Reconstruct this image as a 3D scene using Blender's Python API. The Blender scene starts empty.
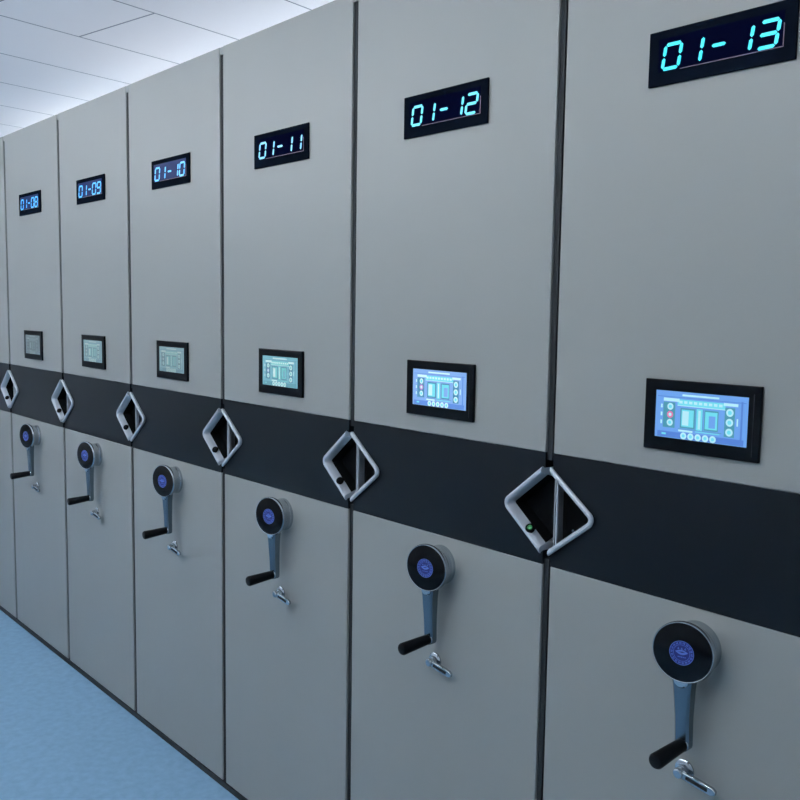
import bpy, bmesh, math
from math import sin, cos, pi, radians
from mathutils import Vector, Matrix

scene = bpy.context.scene
COL = scene.collection
S = lambda c: tuple(((v/255)/12.92 if v/255 <= .04045 else ((v/255+.055)/1.055)**2.4) for v in c) + (1,)

# ------------------------------------------------------------------ materials
def mat(name, rgb, rough=.5, metal=0, spec=.5, bump=0, bscale=300, var=0, vscale=3, emit=None, es=1, coat=0):
    m = bpy.data.materials.new(name); m.use_nodes = True
    nt = m.node_tree; b = nt.nodes['Principled BSDF']
    b.inputs['Base Color'].default_value = S(rgb)
    b.inputs['Roughness'].default_value = rough
    b.inputs['Metallic'].default_value = metal
    b.inputs['Specular IOR Level'].default_value = spec
    b.inputs['Coat Weight'].default_value = coat
    tc = nt.nodes.new('ShaderNodeTexCoord')
    if bump:
        n = nt.nodes.new('ShaderNodeTexNoise'); n.inputs['Scale'].default_value = bscale; n.inputs['Detail'].default_value = 2
        bp = nt.nodes.new('ShaderNodeBump'); bp.inputs['Strength'].default_value = bump; bp.inputs['Distance'].default_value = .001
        nt.links.new(tc.outputs['Object'], n.inputs['Vector']); nt.links.new(n.outputs['Fac'], bp.inputs['Height'])
        nt.links.new(bp.outputs['Normal'], b.inputs['Normal'])
    if var:
        n = nt.nodes.new('ShaderNodeTexNoise'); n.inputs['Scale'].default_value = vscale; n.inputs['Detail'].default_value = 4
        mx = nt.nodes.new('ShaderNodeMix'); mx.data_type = 'RGBA'
        a = S(rgb); mx.inputs[6].default_value = tuple(v*(1-var) for v in a[:3])+(1,); mx.inputs[7].default_value = tuple(min(1, v*(1+var)) for v in a[:3])+(1,)
        nt.links.new(tc.outputs['Object'], n.inputs['Vector']); nt.links.new(n.outputs['Fac'], mx.inputs[0]); nt.links.new(mx.outputs[2], b.inputs['Base Color'])
    if emit:
        b.inputs['Emission Color'].default_value = S(emit); b.inputs['Emission Strength'].default_value = es
    return m

M = {}
M['panel'] = mat('grey_powder_coat', (140, 144, 142), .42, 0, .4, bump=.12, bscale=700, var=.02, vscale=5)
M['band'] = mat('dark_navy_lacquer', (6, 12, 18), .3, 0, .2, bump=.06, bscale=500, var=.12, vscale=9)
M['body'] = mat('cabinet_side_paint', (165, 173, 182), .5)
M['rubber'] = mat('black_rubber', (25, 31, 35), .7, 0, .3)
M['deep'] = mat('dark_plastic', (6, 8, 10), .8, 0, .05)  # black button collars, and the shade painted into the pull recesses
M['bezel'] = mat('gloss_black_bezel', (4, 8, 13), .3, 0, .07)
M['bezel_mat'] = mat('satin_black_bezel', (11, 17, 26), .5, 0, .0)
M['glass'] = mat('display_window_tint', (1, 3, 16), .35, 0, .0, emit=(12, 14, 50), es=.3)
M['glassb'] = mat('display_window_blue', (3, 7, 30), .35, 0, .05, emit=(16, 60, 140), es=.4)  # LED glow scattered over the window, put in as weak emission
M['line'] = mat('window_edge_line', (130, 110, 130), .4)
M['led13'] = mat('cyan_led', (0, 40, 60), .4, emit=(30, 225, 250), es=1.25)
M['led12'] = mat('pale_cyan_led', (0, 40, 60), .4, emit=(92, 222, 250), es=1.25)
M['led11'] = mat('ice_blue_led', (0, 40, 60), .4, emit=(120, 205, 250), es=1.15)
M['led9'] = mat('blue_led', (0, 30, 60), .4, emit=(84, 180, 252), es=1.4)  # bluer for the far cabinets: colour shift of oblique viewing put into the emission
M['chrome'] = mat('polished_chrome', (182, 190, 196), .18, 1)
M['satin'] = mat('brushed_chrome', (112, 128, 138), .26, 1)
M['dial'] = mat('black_glass_dial', (3, 4, 7), .14, 0, .2)
M['grip'] = mat('black_rubber_grip', (5, 8, 12), .5, 0, .12)
M['rim'] = mat('silver_grey_plastic', (186, 194, 203), .38, .1)
M['blue'] = mat('emblem_blue', (14, 27, 100), .4, emit=(10, 24, 100), es=.08)  # faint emission lifts the printed emblem, which is no light source
M['pale'] = mat('emblem_pale_blue', (92, 118, 190), .4, emit=(80, 105, 190), es=.08)  # same faint emission lift on the pale strokes
M['green'] = mat('green_button', (20, 120, 55), .4)
M['plinth'] = mat('black_plinth', (12, 16, 22), .6)  # black also stands for the shadow line under the faces
M['wall'] = mat('white_wall_paint', (205, 210, 214), .8, bump=.1, bscale=80)
M['lamp'] = mat('led_tube_diffuser', (240, 245, 250), .5, emit=(248, 250, 255), es=8)  # emission for the added tube lights out of view
M['uplamp'] = mat('uplight_diffuser', (240, 245, 250), .5, emit=(248, 250, 255), es=165)
M['uplamp_low'] = mat('dim_uplight_diffuser', (240, 245, 250), .5, emit=(248, 250, 255), es=66)
M['lampbody'] = mat('white_lamp_housing', (225, 228, 230), .5)

def floor_mat():
    m = mat('blue_vinyl_floor', (92, 134, 172), .42, 0, .4, bump=.05, bscale=120)
    nt = m.node_tree; b = nt.nodes['Principled BSDF']
    tc = nt.nodes.new('ShaderNodeTexCoord')
    n = nt.nodes.new('ShaderNodeTexNoise'); n.inputs['Scale'].default_value = 34; n.inputs['Detail'].default_value = 6
    r = nt.nodes.new('ShaderNodeValToRGB')
    r.color_ramp.elements[0].position = .3; r.color_ramp.elements[0].color = S((120, 158, 187))
    r.color_ramp.elements[1].position = .7; r.color_ramp.elements[1].color = S((133, 172, 201))
    nt.links.new(tc.outputs['Object'], n.inputs['Vector']); nt.links.new(n.outputs['Fac'], r.inputs[0]); nt.links.new(r.outputs[0], b.inputs['Base Color'])
    return m

def ceiling_mat():
    m = mat('ceiling_tiles', (238, 240, 243), .75)
    nt = m.node_tree; N = nt.nodes; L = nt.links; b = N['Principled BSDF']
    tc = N.new('ShaderNodeTexCoord'); mp = N.new('ShaderNodeMapping')
    mp.inputs['Rotation'].default_value = (0, 0, radians(-10.5)); L.new(tc.outputs['Object'], mp.inputs['Vector'])
    sp = N.new('ShaderNodeSeparateXYZ'); L.new(mp.outputs[0], sp.inputs[0])
    def mth(op, a, bv):
        n = N.new('ShaderNodeMath'); n.operation = op
        if op == 'COMPARE': n.inputs[2].default_value = .1
        for i, v in enumerate((a, bv)):
            if v is None: continue
            if isinstance(v, (int, float)): n.inputs[i].default_value = v
            else: L.new(v, n.inputs[i])
        return n.outputs[0]
    def lines(o, off, per, w):
        v = mth('SUBTRACT', o, off); v = mth('DIVIDE', v, per); v = mth('FRACT', v, None)
        v = mth('SUBTRACT', v, .5); v = mth('ABSOLUTE', v, None)
        return mth('GREATER_THAN', v, .5 - w/per/2)
    # tile joints
    a = lines(sp.outputs[0], CEIL['x0'], CEIL['px'], .009); # short cross joints in every fifth plank
    c = mth('MAXIMUM', lines(sp.outputs[1], CEIL['y0'], 5*CEIL['py'], .009), lines(sp.outputs[1], CEIL['y0']+CEIL['py'], 5*CEIL['py'], .009))
    k = mth('FLOOR', mth('DIVIDE', mth('SUBTRACT', sp.outputs[0], CEIL['x0']), CEIL['px']), None)
    k = mth('FLOORED_MODULO', k, 5); c = mth('MULTIPLY', c, mth('COMPARE', k, 3))
    f = mth('MAXIMUM', a, c)
    mx = N.new('ShaderNodeMix'); mx.data_type = 'RGBA'; L.new(f, mx.inputs[0])
    mx.inputs[6].default_value = S((238, 240, 243)); mx.inputs[7].default_value = S((128, 138, 150))
    L.new(mx.outputs[2], b.inputs['Base Color'])
    inv = mth('SUBTRACT', 1, f); bp = N.new('ShaderNodeBump'); bp.inputs['Distance'].default_value = .003
    L.new(inv, bp.inputs['Height']); L.new(bp.outputs['Normal'], b.inputs['Normal'])
    return m
CEIL = dict(x0=-3.08, px=.588, y0=.65, py=.485)

# ------------------------------------------------------------------ mesh helpers
def obj(name, bm, m, parent=None, loc=(0, 0, 0), smooth=False, bevel=0, label=None):
    me = bpy.data.meshes.new(name)
    bmesh.ops.remove_doubles(bm, verts=bm.verts, dist=1e-6)
    bmesh.ops.recalc_face_normals(bm, faces=bm.faces)
    bm.to_mesh(me); bm.free()
    for x in (m if isinstance(m, (list, tuple)) else [m]): me.materials.append(x)
    if smooth:
        for p in me.polygons: p.use_smooth = True
        me.set_sharp_from_angle(angle=radians(38))
    o = bpy.data.objects.new(name, me); COL.objects.link(o); o.location = loc
    if parent: o.parent = parent
    if bevel:
        b = o.modifiers.new('bevel', 'BEVEL'); b.width = bevel; b.segments = 2; b.limit_method = 'ANGLE'; b.angle_limit = radians(40)
    if label: o['label'] = label
    return o

def box(bm, x0, x1, y0, y1, z0, z1, mi=0):
    v = [bm.verts.new((x, y, z)) for x in (x0, x1) for y in (y0, y1) for z in (z0, z1)]
    for f in ((0, 1, 3, 2), (4, 6, 7, 5), (0, 4, 5, 1), (2, 3, 7, 6), (0, 2, 6, 4), (1, 5, 7, 3)):
        bm.faces.new([v[i] for i in f]).material_index = mi

def prism(bm, pts, y0, y1, mi=0):
    """closed outline in the x-z plane given depth along y"""
    a = [bm.verts.new((x, y0, z)) for x, z in pts]; b = [bm.verts.new((x, y1, z)) for x, z in pts]
    n = len(pts)
    fs = [bm.faces.new(a), bm.faces.new(b[::-1])]
    for i in range(n): fs.append(bm.faces.new((a[i], a[(i+1) % n], b[(i+1) % n], b[i])))
    for f in fs: f.material_index = mi
    return fs

def lathe(bm, prof, n=48, centre=(0, 0), cap=True, tilt=None, mi=0):
    """profile of (radius, outward distance); axis along -y"""
    rings = []
    for k, (r, d) in enumerate(prof):
        t = tilt(d) if tilt else 0
        ring = []
        for i in range(n):
            a = 2*pi*i/n; x, z = r*cos(a), r*sin(a)
            ring.append(bm.verts.new((centre[0]+x*cos(t), -d + x*sin(t), centre[1]+z)))
        rings.append(ring)
    for a, b in zip(rings, rings[1:]):
        for i in range(n): bm.faces.new((a[i], a[(i+1) % n], b[(i+1) % n], b[i])).material_index = mi
    if cap:
        bm.faces.new(rings[0][::-1]).material_index = mi; bm.faces.new(rings[-1]).material_index = mi

def tube(bm, p, q, r0, r1, n=24, rounded=True):
    p, q = Vector(p), Vector(q); d = (q-p); Ln = d.length; d.normalize()
    u = d.orthogonal().normalized(); v = d.cross(u)
    prof = [(0, r0*.8), (r0*.2, r0), (Ln-r1*.35, r1), (Ln-r1*.1, r1*.85), (Ln, r1*.55)] if rounded else [(0, r0), (Ln, r1)]
    rings = [[bm.verts.new(p+d*t+(u*cos(2*pi*i/n)+v*sin(2*pi*i/n))*r) for i in range(n)] for t, r in prof]
    for a, b in zip(rings, rings[1:]):
        for i in range(n): bm.faces.new((a[i], a[(i+1) % n], b[(i+1) % n], b[i]))
    bm.faces.new(rings[0][::-1]); bm.faces.new(rings[-1])

def struct(name, bm, m):
    o = obj(name, bm, m); o['kind'] = 'structure'; return o

# ------------------------------------------------------------------ dimensions (metres)
G = .02                                   # gap under the cabinets
H = 2.3 + G
BT, BB = 1.2423 + G, 1.0103 + G           # top and bottom of the dark band
RIGHT = {7: -4.464, 8: -3.795, 9: -3.134, 10: -2.478, 11: -1.829, 12: -1.1778, 13: -.517}   # right edge of each cabinet face
GAP = .0208
THICK = .045
DZ = 1.1245 + G                           # centre height of the diamond pulls
DXS, DH = {-1: .1235, 1: .1315}, .1005                      # half width / half height of a diamond

# ------------------------------------------------------------------ diamond pulls
def vpath(t, sgn, e, r_out=.02, n=6):
    """half-diamond outline inset by t; sgn -1 opens to the right (left half), tips cut at |x| = e; x measured from the seam centre"""
    DX = DXS[sgn]; al = math.atan2(DH, DX)                 # half opening at the outer corner
    tip = DX - t/sin(al); slope = DH/DX
    zt = slope*(tip-e)
    r = max(.002, r_out-t)
    cx = tip - r/sin(al)
    pts = [(e, zt)]
    for i in range(n+1):
        a = (pi/2-al)*(1-2*i/n)
        pts.append((cx+r*cos(a), r*sin(a)))
    pts.append((e, -zt))
    return [(sgn*x, z) for x, z in pts]

RIMP = [(.004, .0), (.0005, -.006), (.0015, -.009), (.005, -.0112), (.0090, -.0104), (.0118, -.007), (.0128, 0), (.0155, .010)]
def pull(root, sgn, xs, e, green):
    bm = bmesh.new(); rows = []
    for t, y in RIMP: rows.append([bm.verts.new((x, y, z)) for x, z in vpath(t, sgn, e)])
    back = [bm.verts.new((v.co.x, .036, v.co.z)) for v in rows[0]]
    rows.append([bm.verts.new((v.co.x, .0365, v.co.z)) for v in rows[-1]]); rows.append(back)
    rows.append(rows[0])
    for a, b in zip(rows, rows[1:]):
        for i in range(len(a)-1): bm.faces.new((a[i], a[i+1], b[i+1], b[i]))
    for k in (0, -1): bm.faces.new([r[k] for r in rows[:-1]])
    h = obj('pull_handle', bm, M['rim'], root, (xs, 0, DZ), smooth=True)
    # recess behind the frame, its shade painted near-black
    bm = bmesh.new(); a = vpath(.0152, sgn, e); b = vpath(.022, sgn, e)
    A = [bm.verts.new((x, .0095, z)) for x, z in a]; Bv = [bm.verts.new((x, .0360, z)) for x, z in b]
    for i in range(len(A)-1): bm.faces.new((A[i], A[i+1], Bv[i+1], Bv[i]))
    bm.faces.new(Bv)
    obj('recess_cup', bm, M['deep'], h)
    bm = bmesh.new()
    if sgn < 0:
        # lock button on the lower arm of the left half
        DX = DXS[sgn]; al = math.atan2(DH, DX); nrm = Vector((sin(al), 0, cos(al)))
        k = .43                                  # from the lower tip towards the outer corner
        c = Vector((-DX*k, 0, -DH*(1-k))) + nrm*.0165 + Vector((0, -.003, 0))
        d = (nrm*.7+Vector((0, -1, 0))*.7).normalized()
        tube(bm, c-d*.004, c+d*.0045, .0105, .0100)
        b = obj('button_collar', bm, M['deep'], h, smooth=True)
        if green:
            bm = bmesh.new(); tube(bm, c+d*.003, c+d*.0062, .0062, .0058)
            obj('lock_button', bm, M['green'], h, smooth=True, label='green lock button')
        return h
    # pale upright strips of the inner frame seen beside the seam
    box(bm, e-.0045, e-.0025, .012, .026, -.074, .074); box(bm, e+.0005, e+.0040, .012, .016, -.070, .070)
    obj('inner_strip', bm, M['body'], h)
    bm = bmesh.new(); tube(bm, (e+.036, .036, -.038), (e+.036, .024, -.038), .004, .004)
    obj('latch_pin', bm, M['satin'], h, smooth=True)
    return h

# ------------------------------------------------------------------ seven segment digits
SEG = {'0': 'abcdef', '1': 'bc', '2': 'abged', '3': 'abgcd', '7': 'abc', '8': 'abcdefg', '9': 'abcdfg'}
def digit_bm(ch, w=.031, h=.040, t=.0058, slant=.15):
    bm = bmesh.new(); hw, hh = w/2, h/2; g = .0012
    def seg(p, q):
        p, q = Vector(p), Vector(q); d = (q-p).normalized(); nrm = Vector((-d.y, d.x)); L = (q-p).length
        p2, q2 = p+d*g, q-d*g
        ol = [p2, p2+d*t*.45+nrm*t/2, q2-d*t*.45+nrm*t/2, q2, q2-d*t*.45-nrm*t/2, p2+d*t*.45-nrm*t/2]
        prism(bm, [(v.x+v.y*slant, v.y) for v in ol], -.0012, 0)
    P = dict(a=((-hw, hh), (hw, hh)), b=((hw, hh), (hw, 0)), c=((hw, 0), (hw, -hh)), d=((-hw, -hh), (hw, -hh)),
             e=((-hw, 0), (-hw, -hh)), f=((-hw, hh), (-hw, 0)), g=((-hw, 0), (hw, 0)))
    for s in SEG[ch]: seg(*P[s])
    return bm

def number_display(root, text, led, win):
    w, h = .267, .0935; near = text == '01-13'; z = (1.9715 if near else 1.9675) + G
    bm = bmesh.new(); box(bm, -w/2, w/2, -.005, 0, -h/2, h/2)
    d = obj('number_display', bm, M['bezel_mat'], root, (.004 if near else .0005, 0, z), bevel=.0012)
    bm = bmesh.new(); box(bm, -.113, .113, -.0058, -.0045, -.024, .032)
    obj('display_window', bm, win, d)
    bm = bmesh.new()
    box(bm, -.07, .113, -.0062, -.005, -.0246, -.0237); box(bm, .1124, .1133, -.0062, -.005, -.024, .012)
    obj('window_edge', bm, M['line'], d)
    for ch, x in zip(text.replace('-', ''), (-.086, -.045, .044, .088)):
        obj('digit', digit_bm(ch), led, d, (x, -.0059, -.0002))
    bm = bmesh.new(); t = .0028
    prism(bm, [(-.0125, 0), (-.0095, t), (.0095, t), (.0125, 0), (.0095, -t), (-.0095, -t)], -.0012, 0)
    obj('dash', bm, led, d, (.002, -.0059, .001))

# ------------------------------------------------------------------ touch screens
def em(name, c, s=1):
    return mat(name, tuple(int(v*.25) for v in c), .25, emit=c, es=s)
def screen_palette(tag, bg, cy, wh, dk, line, red, es):
    return [em(tag+n, c, es) for n, c in (('_background', bg), ('_cyan', cy), ('_white', wh), ('_shade', dk), ('_outline', line), ('_red', red))]
PAL = {  # paler sets carry the washed-out look of far screens seen obliquely
 'blue': screen_palette('screen_blue', (104, 160, 232), (112, 220, 238), (180, 232, 246), (80, 128, 212), (72, 150, 176), (226, 120, 170), .95),
 'aqua': screen_palette('screen_aqua', (128, 172, 232), (116, 222, 238), (205, 242, 250), (92, 140, 220), (70, 140, 180), (205, 150, 215), 1.0),
 'teal': screen_palette('screen_teal', (120, 182, 200), (124, 205, 210), (205, 238, 240), (100, 160, 176), (84, 140, 160), (150, 170, 215), .85),
 'pale': screen_palette('screen_pale', (142, 180, 190), (132, 190, 194), (188, 212, 214), (120, 156, 168), (104, 140, 150), (150, 165, 180), .62),
 'grey': screen_palette('screen_grey', (126, 148, 158), (126, 154, 160), (160, 182, 186), (116, 138, 150), (104, 126, 138), (130, 145, 155), .5),
}
def touch_screen(root, pal):
    z = 1.3465 + G; w, h = .221, .127
    bm = bmesh.new(); box(bm, -w/2, w/2, -.007, 0, -h/2, h/2)
    s = obj('touch_screen', bm, M['bezel'], root, (.0035, 0, z), bevel=.0016)
    bm = bmesh.new()
    W, Hh = .1755, .0835; x0, zt = -.0868, .0440
    box(bm, x0, x0+W, -.0076, -.006, zt-Hh, zt, 0)
    lay = [0]
    def R(u0, u1, v0, v1, mi, dy=1):
        y = -.0076-.00012*dy; vs = [bm.verts.new((x0+W*u, y, zt-Hh*v)) for u, v in ((u0, v0), (u1, v0), (u1, v1), (u0, v1))]
        bm.faces.new(vs).material_index = mi
    def C(u, v, r, mi, dy=3):
        y = -.0076-.00012*dy
        bm.faces.new([bm.verts.new((x0+W*u+r*cos(a*pi/8), y, zt-Hh*v+r*sin(a*pi/8))) for a in range(16)]).material_index = mi
    R(.30, .70, .05, .09, 2); R(.02, .98, .115, .13, 3)
    for i in range(9): R(.27+i*.054, .27+i*.054+.036, .19, .245, 2, 2)
    R(.25, .77, .16, .29, 1); R(.25, .77, .285, .30, 2, 2)
    R(.09, .27, .15, .22, 2, 2)
    R(.09, .225, .24, .78, 4)
    for i, v in enumerate((.33, .5, .67)):
        C(.17, v, .0062, 2 if i != 1 else 5); C(.17, v, .0032, 1 if i != 1 else 2, 4)
        R(.06, .08, v-.04, v+.04, 2)
    R(.285, .45, .34, .76, 4); R(.30, .435, .37, .73, 1, 2); R(.31, .38, .40, .70, 2, 3)
    R(.465, .53, .33, .78, 1, 2); R(.485, .51, .36, .75, 2, 3); R(.455, .46, .33, .78, 4, 3); R(.535, .54, .33, .78, 4, 3)
    R(.55, .70, .34, .76, 4); R(.56, .69, .37, .73, 1, 2); R(.60, .67, .45, .70, 0, 3)
    R(.27, .43, .80, .84, 2, 2); R(.27, .74, .775, .785, 4, 2); R(.46, .72, .80, .82, 1, 2)
    R(.75, .90, .15, .21, 2, 2); R(.765, .87, .24, .84, 4)
    for v in (.34, .54, .74): C(.818, v, .0068, 2); C(.818, v, .0036, 1, 4)
    R(.89, .905, .45, .60, 2); R(.93, .95, .1, .9, 3)
    R(.03, .97, .865, .99, 3)
    for u in (.33, .41, .49, .57, .65): C(u, .925, .0062, 2); C(u, .925, .003, 1, 4)
    R(.08, .13, .90, .94, 1, 2)
    obj('screen', bm, PAL[pal], s)
    bm = bmesh.new(); box(bm, .088+.0095, .088+.0105, -.0076, -.006, -.055, .05)
    obj('bezel_ridge', bm, M['rubber'], s)

# ------------------------------------------------------------------ crank, lock
def crank(root):
    cx, cz = .018, .943 + G
    T = radians(13); tilt = lambda d: T*min(1, max(0, (d-.008)/.03))
    bm = bmesh.new()
    lathe(bm, [(.0455, 0), (.0455, .006), (.0450, .008), (.0445, .010), (.0445, .018), (.0475, .030), (.0535, .040), (.0548, .044), (.0545, .048), (.0528, .0505), (.0510, .0495)], 72, tilt=tilt)
    h = obj('crank_housing', bm, M['chrome'], root, (cx, 0, cz), smooth=True)
    bm = bmesh.new()
    lathe(bm, [(.0518, .0488), (.0515, .0505), (.045, .0515), (.025, .0520), (.001, .0521)], 72, tilt=lambda d: T)
    obj('dial_cap', bm, M['dial'], h, smooth=True, label='black glossy cap')
    # emblem: ring of tiny strokes round a winged leaf, words too small to read
    bm = bmesh.new()
    def loc(u, v, lift): return Vector((u*cos(T), -.0523-lift+u*sin(T), v))
    def poly(pts, mi, lift): bm.faces.new([bm.verts.new(loc(u, v, lift)) for u, v in pts]).material_index = mi
    def ring(r0, r1, mi, lift, n=40):
        for i in range(n):
            a, b = 2*pi*i/n, 2*pi*(i+1)/n
            poly([(r0*cos(a), r0*sin(a)), (r1*cos(a), r1*sin(a)), (r1*cos(b), r1*sin(b)), (r0*cos(b), r0*sin(b))], mi, lift)
    poly([(.0215*cos(2*pi*i/40), .0215*sin(2*pi*i/40)) for i in range(40)], 0, 0)
    ring(.0205, .0215, 1, .0002); ring(.0140, .0147, 1, .0002)
    for i in range(18):
        a = 2*pi*i/18; c, s_ = cos(a), sin(a)
        for off, ln in ((-.0011, .0018), (.0011, .0013)):
            P = [(.0176+dx, off+dy) for dx, dy in ((-ln, -.0006), (ln, -.0006), (ln, .0006), (-ln, .0006))]
            poly([(x*c-y*s_, x*s_+y*c) for x, y in P], 1, .0002)
    # swooping leaf in the middle
    n = 14
    top = [(-.0115+.023*i/n, .0040*sin(pi*i/n)+.0015) for i in range(n+1)]
    bot = [(-.0115+.023*i/n, -.0048*sin(pi*i/n)+.0015) for i in range(n, -1, -1)][1:-1]
    poly(top+bot, 1, .0002)
    poly([(-.007, .0012), (.001, .0028), (.007, .0020), (.001, .0004)], 0, .0004)
    for x in (-.006, 0, .006):
        poly([(x-.0017, .0066), (x+.0017, .0066), (x+.0017, .0076), (x-.0017, .0076)], 1, .0002)
        poly([(x-.0005, .0058), (x+.0005, .0058), (x+.0005, .0098), (x-.0005, .0098)], 1, .0003)
    for x in (-.0065, -.0035, -.0005, .0025, .0055):
        poly([(x, -.0080), (x+.0018, -.0080), (x+.0018, -.0062), (x, -.0062)], 1, .0002)
    obj('emblem', bm, [M['blue'], M['pale']], h, label='round blue emblem with pale winged leaf')
    # arm
    zt, zb = cz-.044, .772 + G
    bm = bmesh.new(); n = 10; rows = []
    for k in range(n+1):
        f = k/n; z = zt+(zb-zt)*f; w = .0185-.0045*min(1, f*1.6)+.004*max(0, 1-f*7); x = cx-.005+.004*f
        yb, yf = -.022-.002*f, -.040-.004*(1-f)
        if k == 0: z = cz-.040
        ch = .004
        rows.append([bm.verts.new((x+a, b, z)) for a, b in ((-w, yb), (-w, yf+ch), (-w+ch, yf), (w-ch, yf), (w, yf+ch), (w, yb))])
    # rounded foot
    x = cx-.001
    for a in (25, 50, 75):
        w = .0140*cos(radians(a)); z = zb-.012*sin(radians(a)); ch = .004*cos(radians(a))
        rows.append([bm.verts.new((x+p, q, z)) for p, q in ((-w, -.024), (-w, -.040+ch), (-w+ch, -.040), (w-ch, -.040), (w, -.040+ch), (w, -.024))])
    for a, b in zip(rows, rows[1:]):
        for i in range(6): bm.faces.new((a[i], a[(i+1) % 6], b[(i+1) % 6], b[i]))
    bm.faces.new(rows[0][::-1]); bm.faces.new(rows[-1])
    arm = obj('crank_arm', bm, M['satin'], root, smooth=True)
    bm = bmesh.new()
    lathe(bm, [(.0135, .036), (.0150, .040), (.0150, .045), (.0125, .048)], 32, centre=(cx-.004, cz-.051))
    obj('arm_collar', bm, M['chrome'], arm, smooth=True)
    bm = bmesh.new(); gx = cx+.001
    tube(bm, (gx, -.038, zb+.002), (gx-.001, -.122, zb-.004), .0115, .0140, 32)
    obj('hand_grip', bm, M['grip'], root, smooth=True)
    bm = bmesh.new(); tube(bm, (gx, -.036, zb+.002), (gx, -.042, zb+.002), .0125, .0125, 28)
    obj('grip_ferrule', bm, M['chrome'], arm, smooth=True)

def lock(root):
    x, z = .004, .709 + G
    bm = bmesh.new(); lathe(bm, [(.019, 0), (.019, .003), (.017, .005), (.012, .006), (.0115, .0125), (.009, .013)], 36)
    l = obj('door_lock', bm, M['chrome'], root, (x, 0, z), smooth=True)
    bm = bmesh.new()
    # lever: round hub with a tapered folding tongue to the right
    lathe(bm, [(.0085, .012), (.0095, .014), (.0095, .024), (.0075, .026)], 28)
    bm2 = [(.004, .0058), (.034, .0078), (.066, .0074), (.073, .0035), (.073, -.0035), (.066, -.0074), (.034, -.0078), (.004, -.0058)]
    prism(bm, bm2, -.023, -.015)
    v = obj('lock_lever', bm, M['chrome'], l, smooth=True, bevel=.0018); v.rotation_euler = (0, radians(7), 0)
    bm = bmesh.new(); prism(bm, [(.016, .0026), (.058, .0032), (.058, -.0032), (.016, -.0026)], -.0238, -.0228)
    g = obj('lever_groove', bm, M['rubber'], l); g.rotation_euler = (0, radians(7), 0)

# ------------------------------------------------------------------ a cabinet
def cabinet(num, label, led, win, pal):
    xr = RIGHT[num]; xl = RIGHT[num-1]+GAP if num-1 in RIGHT else xr-.638
    c = (xl+xr)/2; hw = (xr-xl)/2
    r = bpy.data.objects.new('mobile_shelving_cabinet', None); COL.objects.link(r)
    r.location = (c, 0, 0); r['label'] = label; r['category'] = 'cabinet'; r['group'] = 'mobile shelving cabinets in one long row'
    bm = bmesh.new(); box(bm, -hw, hw, 0, THICK, BT+.0004, H)
    obj('upper_panel', bm, M['panel'], r, bevel=.0022)
    bm = bmesh.new(); box(bm, -hw, hw, 0, THICK, G, BB-.0004)
    obj('lower_panel', bm, M['panel'], r, bevel=.0022)
    # band with half-diamond cut-outs
    e = GAP/2
    xsr, xsl = hw+e, -hw-e
    hasl = num != 7; hasr = num != 13
    bm = bmesh.new(); D = .14; y0 = .0003
    box(bm, -hw+(D if hasl else 0), hw-(D if hasr else 0), y0, THICK, BB, BT)
    for sgn, has in ((1, hasl), (-1, hasr)):
        if not has: continue
        xe = -sgn*hw; xi = -sgn*(hw-D); P = [(-sgn*(hw+e)+x, DZ+z) for x, z in vpath(.004, sgn, e)]
        cols = [((xe, BT), (xi, BT))] + [(p, (xi, p[1])) for p in P] + [((xe, BB), (xi, BB))]
        F = [[bm.verts.new((q[0], y, q[1])) for q in c_] for c_ in cols for y in (y0,)]
        K = [[bm.verts.new((q[0], THICK, q[1])) for q in c_] for c_ in cols]
        for i in range(len(cols)-1):
            bm.faces.new((F[i][0], F[i][1], F[i+1][1], F[i+1][0])); bm.faces.new((K[i][0], K[i][1], K[i+1][1], K[i+1][0]))
            bm.faces.new((F[i][0], F[i+1][0], K[i+1][0], K[i][0]))
    obj('middle_band', bm, M['band'], r, label='dark navy band')
    if hasr: pull(r, -1, xsr, e+.001, num == 12)
    if hasl: pull(r, 1, xsl, e+.0005, False)
    # shelving body behind the face
    bm = bmesh.new(); t = .02
    box(bm, -hw+.012, -hw+.012+t, THICK, 2.0, .06, H-.02); box(bm, hw-.012-t, hw-.012, THICK, 2.0, .06, H-.02)
    box(bm, -hw+.012, hw-.012, THICK, 2.0, H-.02, H-.002); box(bm, -hw+.012, hw-.012, 1.98, 2.0, .06, H-.02)
    for z in (.08, .5, .95, 1.4, 1.85): box(bm, -hw+.032, hw-.032, THICK+.01, 1.98, z, z+.018)
    obj('shelving_body', bm, M['body'], r)
    bm = bmesh.new(); box(bm, -hw, hw+(GAP if num != 13 else 0), -.003, .05, .0005, G-.002); box(bm, -hw+.004, hw-.004, .05, 2.0, .0005, G)  # front pushed forward so its black also draws the shadow beneath the face
    box(bm, -hw+.012, hw-.012, THICK, 2.0, G, .06)
    obj('plinth', bm, M['plinth'], r)
    # rubber seal down the right edge, capped with a short pale piece at the very top
    bm = bmesh.new()
    for z0, z1 in ((G, DZ-DH-.002), (DZ+DH+.002, H-.022)): box(bm, hw, hw+.0125, .006, .040, z0, z1)
    obj('edge_seal', bm, M['rubber'], r, label='dark rubber edge seal')
    bm = bmesh.new(); box(bm, hw, hw+.0165, .002, .040, H-.022, H-.001); obj('seal_cap', bm, M['panel'], r)
    number_display(r, '01-%02d' % num, led, win)
    touch_screen(r, pal); crank(r); lock(r)
    return r

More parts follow.
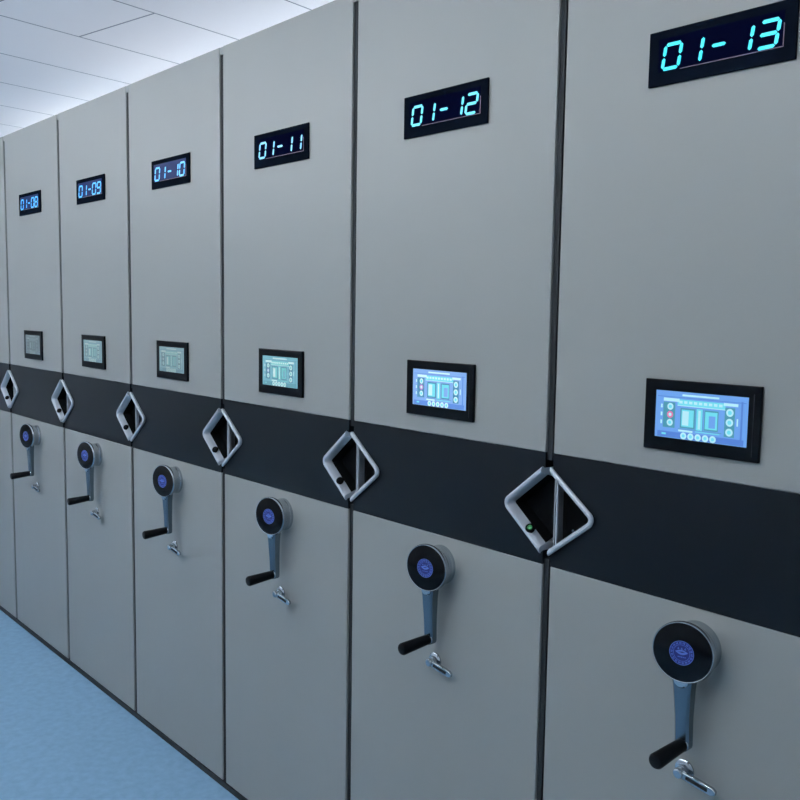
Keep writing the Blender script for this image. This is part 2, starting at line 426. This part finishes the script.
B = 'light grey mobile shelving cabinet with blue digits '
cabinet(13, 'light grey mobile shelving cabinet with cyan digits 01-13, nearest and rightmost in the row', M['led13'], M['glass'], 'blue')
cabinet(12, 'light grey mobile shelving cabinet with pale cyan digits 01-12, left of the 01-13 cabinet', M['led12'], M['glass'], 'aqua')
cabinet(11, B+'01-11, between the 01-10 and 01-12 cabinets', M['led11'], M['glass'], 'teal')
cabinet(10, B+'01-10, between the 01-09 and 01-11 cabinets', M['led9'], M['glassb'], 'pale')
cabinet(9, B+'01-09, between the 01-08 and 01-10 cabinets', M['led9'], M['glassb'], 'pale')
cabinet(8, B+'01-08, farthest one whose display is in view', M['led9'], M['glassb'], 'grey')
cabinet(7, 'farthest light grey shelving cabinet, a sliver cut off by the left picture edge', M['led9'], M['glassb'], 'grey')

# ------------------------------------------------------------------ room
X0, X1, Y0, Y1, ZC = -8.5, 1.6, -2.9, 4.2, 2.82
bm = bmesh.new(); box(bm, X0, X1, Y0, Y1, -.05, 0); struct('floor', bm, floor_mat())
bm = bmesh.new(); box(bm, X0, X1, Y0, Y1, ZC, ZC+.05); struct('ceiling', bm, ceiling_mat())
bm = bmesh.new(); box(bm, X0-.1, X0, Y0, Y1, 0, ZC); struct('wall_left', bm, M['wall'])
bm = bmesh.new(); box(bm, X1, X1+.1, Y0, Y1, 0, ZC); struct('wall_right', bm, M['wall'])
bm = bmesh.new(); box(bm, X0, X1, Y1, Y1+.1, 0, ZC); struct('wall_back', bm, M['wall'])
bm = bmesh.new(); box(bm, X0, X1, Y0-.1, Y0, 0, ZC); struct('wall_front', bm, M['wall'])

def added_batten(x, y, L, where, along='x', up='uplamp'):  # unseen tube light with uplight strip, added to light the scene
    r = bpy.data.objects.new('ceiling_light', None); COL.objects.link(r); r.location = (x, y, ZC)
    r['label'] = 'white suspended tube light ' + where; r['category'] = 'ceiling light'; r['group'] = 'suspended tube lights'
    d = (1, 0) if along == 'x' else (0, 1)
    bm = bmesh.new(); box(bm, -L/2, L/2, -.03, .03, -.335, -.30); h = obj('lamp_housing', bm, M['lampbody'], r, bevel=.004)
    bm = bmesh.new(); tube(bm, (-L/2+.02, 0, -.37), (L/2-.02, 0, -.37), .024, .024, 16, rounded=False)
    t = obj('light_tube', bm, M['lamp'], r, smooth=True)
    bm = bmesh.new(); box(bm, -L/2+.02, L/2-.02, -.027, .027, -.301, -.292); obj('uplight_diffuser', bm, M[up], r)
    for s in (-1, 1):
        bm = bmesh.new(); box(bm, s*(L/2-.012)-.012, s*(L/2-.012)+.012, -.02, .02, -.396, -.33); obj('end_cap', bm, M['lampbody'], r)
        bm = bmesh.new(); tube(bm, (s*L*.35, 0, -.31), (s*L*.35, 0, 0), .003, .003, 8, rounded=False); obj('hanging_rod', bm, M['satin'], r)
    if along == 'y': r.rotation_euler = (0, 0, pi/2)
    return r
added_batten(-1.2, -1.75, 1.8, 'over the aisle nearest the right wall')
added_batten(-3.6, -1.75, 1.8, 'over the middle of the aisle')
added_batten(-5.6, -1.75, 2.0, 'over the aisle past the 01-07 cabinet')
added_batten(-6.4, 1.75, 1.9, 'over the far left end of the cabinet row', up='uplamp')  # uplights over the row, hidden from view, added to brighten the ceiling
added_batten(-4.3, 1.75, 1.9, 'above the 01-08 and 01-09 cabinets', up='uplamp_low')
added_batten(-2.3, 1.75, 1.9, 'above the 01-11 and 01-12 cabinets', up='uplamp_low')
added_batten(-.3, 1.75, 1.9, 'above the 01-13 cabinet', up='uplamp_low')

w = bpy.data.worlds.new('World'); scene.world = w; w.use_nodes = True
w.node_tree.nodes['Background'].inputs[0].default_value = (.6, .7, .8, 1); w.node_tree.nodes['Background'].inputs[1].default_value = .3

# ------------------------------------------------------------------ camera
f, yaw, pitch, roll, h, d = 905.742, 0.8541205, 0.0989733, 0.0150611, 1.5258602+G, 1.4204074
fw = Vector((-sin(yaw)*cos(pitch), cos(yaw)*cos(pitch), -sin(pitch))); rt = Vector((cos(yaw), sin(yaw), 0)); up = rt.cross(fw)
r2 = rt*cos(roll)+up*sin(roll); u2 = -rt*sin(roll)+up*cos(roll)
cam = bpy.data.cameras.new('camera'); co = bpy.data.objects.new('camera', cam); COL.objects.link(co)
mw = Matrix((r2, u2, -fw)).transposed().to_4x4(); mw.translation = Vector((0, -d, h)); co.matrix_world = mw
cam.sensor_width = 36; cam.sensor_fit = 'HORIZONTAL'; cam.lens = f/800*36; cam.clip_start = .02
scene.camera = co
vs = scene.view_settings; vs.view_transform = 'Standard'; vs.look = 'None'; vs.gamma = 1; vs.use_curve_mapping = False; vs.exposure = 0
